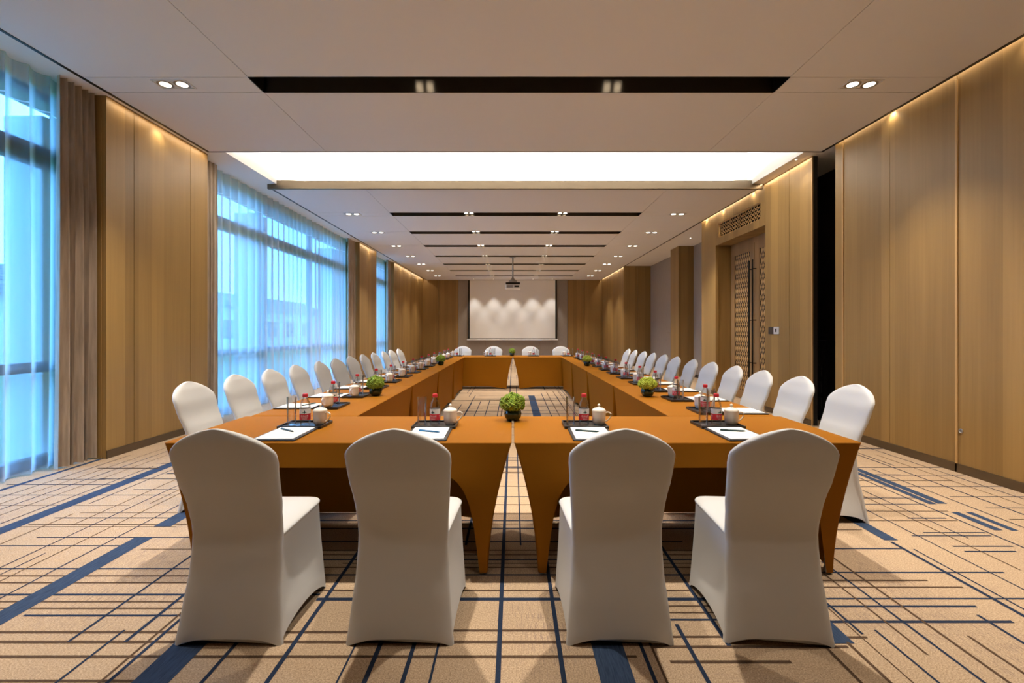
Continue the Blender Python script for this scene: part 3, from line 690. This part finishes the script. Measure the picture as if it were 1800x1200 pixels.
# ------------------------------------------------------------------ chairs with white stretch covers
def lerp_tab(tab, z):
    for (z0, v0), (z1, v1) in zip(tab[:-1], tab[1:]):
        if z <= z1:
            s = (z-z0)/(z1-z0); s = s*s*(3-2*s)*.5+s*.5
            return v0+(v1-v0)*s
    return tab[-1][1]
def make_chair():
    o = thing('banquet_chair', '', 'chair')
    HW = [(0, .236), (.06, .229), (.15, .220), (.28, .209), (.42, .2025), (.52, .204), (.62, .2125), (.72, .222), (.80, .2275), (.835, .2275)]
    YC = [(0, -.222), (.15, -.198), (.32, -.166), (.46, -.156), (.58, -.182), (.75, -.246), (.958, -.318)]
    TH = [(0, .046), (.3, .05), (.48, .052), (.62, .060), (.8, .064), (.9, .056), (.955, .022)]
    zs = [0, .02, .05, .1, .16, .22, .28, .34, .4, .45, .5, .55, .6, .65, .7, .75, .79, .82, .84, .86, .88, .895, .91, .922, .932, .940, .946, .951, .954]
    n = 56; rings = []
    for z in zs:
        if z <= .83: hw = lerp_tab(HW, z)
        else:
            q = (z-.83)/.125; hw = .2275*max(.0, 1-q**1.55)**.62
            hw = max(hw, .012)
        yc = lerp_tab(YC, z); th = lerp_tab(TH, z)
        ring = []
        for k in range(n):
            a = 2*PI*k/n; c, s = math.cos(a), math.sin(a)
            ex = .42
            x = hw*math.copysign(abs(c)**ex, c); y = th/2*math.copysign(abs(s)**.75, s)
            cur = .014*min(1, max(0, (z-.42)/.25))
            y += cur*(x/.2275)**2-cur*.35
            w = max(0, 1-z/.30)
            zz = z+.034*w*(1-min(1, abs(x)/(hw*.93))**4)
            if zz > z and z < .3: pass
            ring.append((x, yc+y, zz*1.006))
        rings.append(ring)
    vs = [p for r in rings for p in r]; fs = []
    for j in range(len(rings)-1):
        for i in range(n): fs.append((j*n+i, j*n+(i+1) % n, (j+1)*n+(i+1) % n, (j+1)*n+i))
    fs.append(tuple(reversed(range(n)))); fs.append(tuple(range((len(rings)-1)*n, len(rings)*n)))
    mb = MB(); mb.add(vs, fs); mb.build('backrest', WHITEF, o, 75)
    # outline helpers for skirt
    def outline(ax, yr, bx, yf, r, n1, n2, n3):
        """U path from rear left round the front to rear right"""
        P = []
        for i in range(n1): s = i/n1; P.append((-(ax+(bx-ax)*s), yr+(yf-r-yr)*s))
        for i in range(n2+1): q = PI-PI/2*i/n2; P.append((-bx+r+r*math.cos(q), yf-r+r*math.sin(q)))
        for i in range(1, n3): s = i/n3; P.append((-bx+r+(2*bx-2*r)*s, yf))
        Q = [(-x, y) for x, y in P[:n1+n2+1]]; return P+Q[::-1]
    n1, n2, n3 = 16, 6, 16
    top = outline(.192, -.15, .222, .222, .055, n1, n2, n3); bot = outline(.226, -.215, .243, .243, .035, n1, n2, n3)
    M = len(top); mb = MB(); T = 14; rings = []
    for j in range(T+1):
        h = j/T; ring = []
        for i in range(M):
            if i < n1: w = i/n1
            elif i < n1+n2+1: w = 0
            elif i < n1+n2+n3: w = (i-n1-n2)/n3
            elif i < n1+2*n2+n3+1: w = 0
            else: w = (M-1-i)/n1
            arch = (4*w*(1-w))
            zb = .004+.055*arch**.7 if w else .004
            z = .462+(zb-.462)*h
            g = 1-(1-h)**1.5 if False else h**1.25
            x = top[i][0]+(bot[i][0]-top[i][0])*g; y = top[i][1]+(bot[i][1]-top[i][1])*g
            con = .022*arch*math.sin(PI*min(1, h*1.05))
            L = math.hypot(x, y-.02) or 1
            if n1+n2 < i < n1+n2+n3: y -= con
            else: x -= math.copysign(con, x)
            ring.append((x, y, z+.09*(top[i][1]-.22)*(1-h)))
        rings.append(ring)
    vs = [p for r in rings for p in r]; fs = []
    for j in range(T):
        for i in range(M-1): fs.append((j*M+i, j*M+i+1, (j+1)*M+i+1, (j+1)*M+i))
    mb.add(vs, fs); mb.build('skirt', WHITEF, o, 75)
    # seat pad
    mb = MB(); prof = [(.985, .455), (1.0, .463), (1.016, .470), (1.018, .475), (1.008, .479), (.95, .485), (.86, .491), (.7, .496), (.45, .500), (.2, .5015)]
    cx, cyy = 0, .035; rings = []
    for sc_, z in prof: rings.append([(x*sc_, cyy+(y-cyy)*sc_, z+.09*(y*sc_-.22)) for x, y in top])
    vs = [p for r in rings for p in r]; fs = []
    for j in range(len(prof)-1):
        for i in range(M): fs.append((j*M+i, j*M+(i+1) % M, (j+1)*M+(i+1) % M, (j+1)*M+i))
    fs.append(tuple(range((len(prof)-1)*M, len(prof)*M)))
    mb.add(vs, fs); mb.build('seat', WHITEF, o, 55)
    return o
CH = Maker(make_chair())
nl = ['leftmost', 'second from left', 'third from left', 'rightmost']
rj = random.Random(11)
FRONTX = (-1.24, -.493, .468, 1.175)
for i, x in enumerate(FRONTX):
    CH((x, 2.212, 0), math.radians((0, 0, 0, -3.5)[i]), f'white covered banquet chair seen from behind at the near table, {nl[i]} of four', 'chairs at the near table')
LY = [3.65+.605*k for k in range(12)]; RY = [3.46+.617*k for k in range(12)]
for k in range(12):
    pos = f'{ORD[k]} from the near end'
    CH((-2.285+rj.uniform(-.015, .015), LY[k], 0), -PI/2+rj.uniform(-.05, .05), f'white covered banquet chair in the window-side row, {pos}', 'chairs along the window side')
    CH((2.285+rj.uniform(-.015, .015), RY[k], 0), PI/2+rj.uniform(-.05, .05), f'white covered banquet chair in the door-side row, {pos}', 'chairs along the door side')
FARX = (-1.32, -.505, .467, 1.27)
for i, x in enumerate(FARX):
    CH((x, YF+.775+.33, 0), PI, f'white covered banquet chair facing us at the far table, {nl[i]} of four', 'chairs at the far table')

# ------------------------------------------------------------------ table settings
def make_pad():
    o = thing('writing_pad', '', 'writing pad')
    a = MB(); a.rbox(-.125, .125, -.16, .16, 0, .009, .003); a.build('leather_board', LEATHER, o)
    a = MB(); a.box(-.107, .107, -.142, .155, .0092, .0115); a.build('paper', PAPER, o); return o
def make_pen(m):
    o = thing('pen', '', 'pen')
    a = MB(); a.tube([(-.045, 0, .005), (.055, 0, .005), (.066, 0, .005), (.072, 0, .005)], [.0048, .0048, .003, .0008], 10); a.build('barrel', m, o, 50)
    a = MB(); a.tube([(-.07, 0, .005), (-.04, 0, .005)], .0052, 10); a.box(-.066, -.03, -.001, .001, .0098, .0112); a.build('pen_cap', m, o, 50); return o
def make_tray():
    a = MB(); a.rbox(-.135, .135, -.095, .095, 0, .008, .003)
    for s in (-1, 1):
        a.rbox(-.135, .135, s*.095-.004, s*.095+.004, 0, .018, .002); a.rbox(s*.135-.004, s*.135+.004, -.095, .095, 0, .018, .002)
    o = a.build('serving_tray', TRAYM); return tag(o, '', 'tray')
def make_glass():
    a = MB(); a.lathe([(.026, 0), (.0275, .004), (.0305, .18), (.0292, .18), (.0262, .016), (.0, .013)], 28, cap=False)
    a.lathe([(.001, 0), (.026, 0)], 28, cap=False)
    o = a.build('drinking_glass', GLASS, None, 60); return tag(o, '', 'glass')
def make_cup():
    o = thing('teacup', '', 'cup')
    a = MB(); a.lathe([(.028, 0), (.031, .002), (.039, .014), (.0425, .03), (.0435, .088), (.041, .088), (.039, .03), (.028, .01)], 32); a.build('cup_body', PORC, o, 45)
    a = MB(); a.lathe([(.045, .0885), (.0455, .092), (.040, .100), (.028, .107), (.012, .111), (.006, .114)], 32); l = a.build('lid', PORC, o, 50)
    a = MB(); a.lathe([(.004, .113), (.006, .116), (.0095, .123), (.0095, .128), (.006, .133), (.002, .135)], 20); a.build('knob', PORC, l, 60)
    a = MB(); pts = [(.041, 0, .076), (.052, 0, .082), (.066, 0, .081), (.077, 0, .071), (.076, 0, .056), (.066, 0, .040), (.053, 0, .027), (.040, 0, .022)]
    a.tube(pts, .0045, 10); a.build('handle', PORC, o, 60); return o
def text_mesh(body, size):
    cu = bpy.data.curves.new('lettering', 'FONT'); cu.body = body; cu.size = size; cu.align_x = 'CENTER'
    ob = bpy.data.objects.new('lettering', cu); COL.objects.link(ob)
    dg = bpy.context.evaluated_depsgraph_get(); me = bpy.data.meshes.new_from_object(ob.evaluated_get(dg))
    vs = [tuple(v.co) for v in me.vertices]; fs = [tuple(p.vertices) for p in me.polygons]
    bpy.data.objects.remove(ob); bpy.data.curves.remove(cu); bpy.data.meshes.remove(me); return vs, fs
def make_bottle():
    o = thing('water_bottle', '', 'bottle'); n = 28
    prof = [(.024, .002), (.030, .0), (.0325, .008), (.0318, .016), (.0328, .026), (.0328, .108), (.0320, .112), (.0325, .118), (.0295, .138), (.0225, .158), (.0150, .170), (.0130, .174), (.0130, .182)]
    a = MB(); a.lathe(prof, n); a.build('bottle_body', PET, o, 50)
    a = MB(); a.lathe([(.022, .004), (.0300, .006), (.0312, .016), (.0318, .10), (.0312, .118), (.0285, .136), (.024, .150)], n); a.build('water', WATER, o, 50)
    a = MB(); a.lathe([(.0150, .178), (.0158, .180), (.0158, .197), (.0145, .2)], 24)
    for k in range(24):
        q = 2*PI*k/24; a.tube([(.0158*math.cos(q), .0158*math.sin(q), .181), (.0158*math.cos(q), .0158*math.sin(q), .196)], .0009, 5)
    a.build('cap', REDC, o, 40)
    R = .0336; a = MB()
    a.lathe([(R, .074), (R, .106)], 40, (0, 0, 0), 0, cap=False); a.lathe([(R, .034), (R, .074)], 40, (0, 0, 0), 1, cap=False)
    a.lathe([(R+.0002, .0735), (R+.0002, .0755)], 40, (0, 0, 0), 2, cap=False)
    def wrap(vs, z0, x0=0, r=R+.0005):
        return [((r)*math.sin((x+x0)/r), -(r)*math.cos((x+x0)/r), z0+y) for x, y, z in vs]
    for rot in (0, 2*PI/3, 4*PI/3):
        dx = rot*R
        try:
            vs, fs = text_mesh('农夫山泉', .0125); a.add(wrap(vs, .0555, dx), fs, 2)
            vs, fs = text_mesh('NONGFU SPRING', .0055); a.add(wrap(vs, .0475, dx), fs, 2)
            vs, fs = text_mesh('饮用天然水', .0065); a.add(wrap(vs, .039, dx), fs, 2)
        except Exception: pass
        tri = [(-.013, 0, 0), (-.006, .009, 0), (-.002, .004, 0), (0, .0, 0)]
        a.add(wrap([(-.014, 0, 0), (-.007, .0085, 0), (-.001, .001, 0), (0, 0, 0)], .080, dx), [(0, 3, 2, 1)], 3)
        a.add(wrap([(-.006, .002, 0), (.0005, .0175, 0), (.007, .002, 0), (.0005, -.004, 0)], .080, dx, R+.0007), [(0, 3, 2, 1)], 4)
        a.add(wrap([(0, 0, 0), (.007, .0085, 0), (.014, 0, 0)], .080, dx), [(0, 2, 1)], 3)
        a.add(wrap([(-.015, -.0015, 0), (.015, -.0015, 0), (.015, -.0005, 0), (-.015, -.0005, 0)], .080, dx), [(0, 1, 2, 3)], 3)
    a.build('label_band', [LABW, LABR, LABT, LABG, LABK], o, 40, fix=False); return o
PAD, TRAY, GLS, CUP, BOT = (Maker(f()) for f in (make_pad, make_tray, make_glass, make_cup, make_bottle))
PG, PB = Maker(make_pen(PENG)), Maker(make_pen(PENB))
TZ = .7503
def place(cx, cy, rz, where, grp, idx, padoff=0):
    """local frame: person sits at -y and faces +y; (cx, cy) is the table edge point before the person"""
    R = Matrix.Rotation(rz, 3, 'Z'); r = random.Random(idx*17+5)
    def P(x, y, z): v = R @ Vector((x, y, 0)); return (cx+v.x, cy+v.y, z)
    jt = r.uniform(-.03, .03); jx = r.uniform(-.012, .012)
    TRAY(P(jx, .435, TZ), rz+jt*.5, f'black tray holding glass and bottle at the {where}', f'trays {grp}')
    PAD(P(jx+padoff, .180, TZ), rz+jt, f'white notepad on a black board at the {where}', f'writing pads {grp}')
    pa = (-.62, -.35, -.32, -.25)[idx] if idx < 4 else r.uniform(-.7, -.2)
    (PB if idx == 1 else PG)(P(jx+padoff+(-.02, .0, -.02, .0)[idx % 4], .225+r.uniform(-.02, .02), TZ+.0118), rz+pa, f'{"blue" if idx == 1 else "dark green"} pen on the notepad at the {where}', f'pens {grp}')
    b = TZ+.0083
    GLS(P(jx-.09, .435, b), rz+r.uniform(0, 6), f'tall empty drinking glass at the {where}', f'glasses {grp}')
    BOT(P(jx-.004, .435+r.uniform(-.008, .008), b), rz+r.uniform(-.35, .35), f'red-capped water bottle at the {where}', f'water bottles {grp}')
    CUP(P(jx+.094, .438, b), rz+r.uniform(-.3, .3), f'white lidded teacup at the {where}', f'teacups {grp}')
NX = (-1.352, -.492, .468, 1.325)
for i, x in enumerate(NX): place(x, 2.52, 0, f'near table, {nl[i]} place', 'on the near table', i)
for k in range(12):
    place(-1.905+.0, LY[k]+.04, -PI/2, f'{ORD[k]} window-side place from near end', 'on the window side tables', 10+k)
    place(1.905, RY[k]+.0, PI/2, f'{ORD[k]} door-side place from near end', 'on the door side tables', 40+k)
for i, x in enumerate((-1.36, -.55, .50, 1.33)): place(x, YF+.775, PI, f'far table, {nl[i]} place', 'on the far table', 70+i)

# ------------------------------------------------------------------ plants
def make_plant(fm, name, rx=.074, rz=.062, seed=1, flower=False):
    o = thing(name, '', 'plant')
    a = MB(); a.lathe([(.028, 0), (.040, .004), (.056, .026), (.060, .048), (.056, .068), (.048, .080), (.044, .080), (.052, .066), (.055, .048), (.03, .012)], 28); a.build('bowl', BOWL, o, 50)
    r = random.Random(seed); a = MB()
    a.lathe([(.044, .074), (.052, .085), (.050, .11), (.035, .135), (.012, .148)], 16)
    for k in range(420):
        u = (k+.5)/420; z = 1-1.75*u; th = k*2.39996
        q = math.sqrt(max(0, 1-z*z)); d = Vector((q*math.cos(th), q*math.sin(th), z))
        lump = 1+.16*math.sin(d.x*7+seed)*math.cos(d.y*6)+r.uniform(-.06, .06)
        c = Vector((d.x*rx*lump, d.y*rx*lump, .120+d.z*rz*lump))
        if c.z < .074: c.z = .074+r.uniform(0, .01)
        t1 = d.orthogonal().normalized(); t1 = Matrix.Rotation(r.uniform(0, 6.3), 3, d) @ t1; t2 = d.cross(t1)
        s = r.uniform(.006, .0125); tip = c+d*s*r.uniform(.3, 1.0)
        V = [c-t1*s+d*s*.2, c-t2*s*.8, c+t1*s+d*s*.1, c+t2*s*.8, tip, c-d*.012]
        a.add([p[:] for p in V], [(0, 1, 4), (1, 2, 4), (2, 3, 4), (3, 0, 4), (1, 0, 5), (2, 1, 5), (3, 2, 5), (0, 3, 5)])
    a.build('foliage', fm, o); return o
PM = Maker(make_plant(MOSS, 'potted_plant', seed=2)); PL = Maker(make_plant(LIME_LIT, 'potted_plant', .076, .058, 5))
g = 'small bowl plants on the tables'
PM((0.0, 3.13, TZ), 0, 'round green moss plant in a dark bowl, middle of near table', g)
PM((-1.302, 4.32, TZ), .8, 'round green moss plant in a dark bowl, window-side tables, nearer one', g)
PM((-1.285, 8.1, TZ), 1.7, 'round green moss plant in a dark bowl, window-side tables, farther one', g)
PM((-.02, YF+.42, TZ), 2.6, 'round green moss plant in a dark bowl, middle of far table', g)
PL((1.262, 4.27, TZ), .4, 'flower-like plant painted brightly lit lime in a dark bowl, door-side tables, nearer one', g)
PL((1.30, 7.97, TZ), 1.4, 'flower-like plant painted brightly lit lime in a dark bowl, door-side tables, farther one', g)
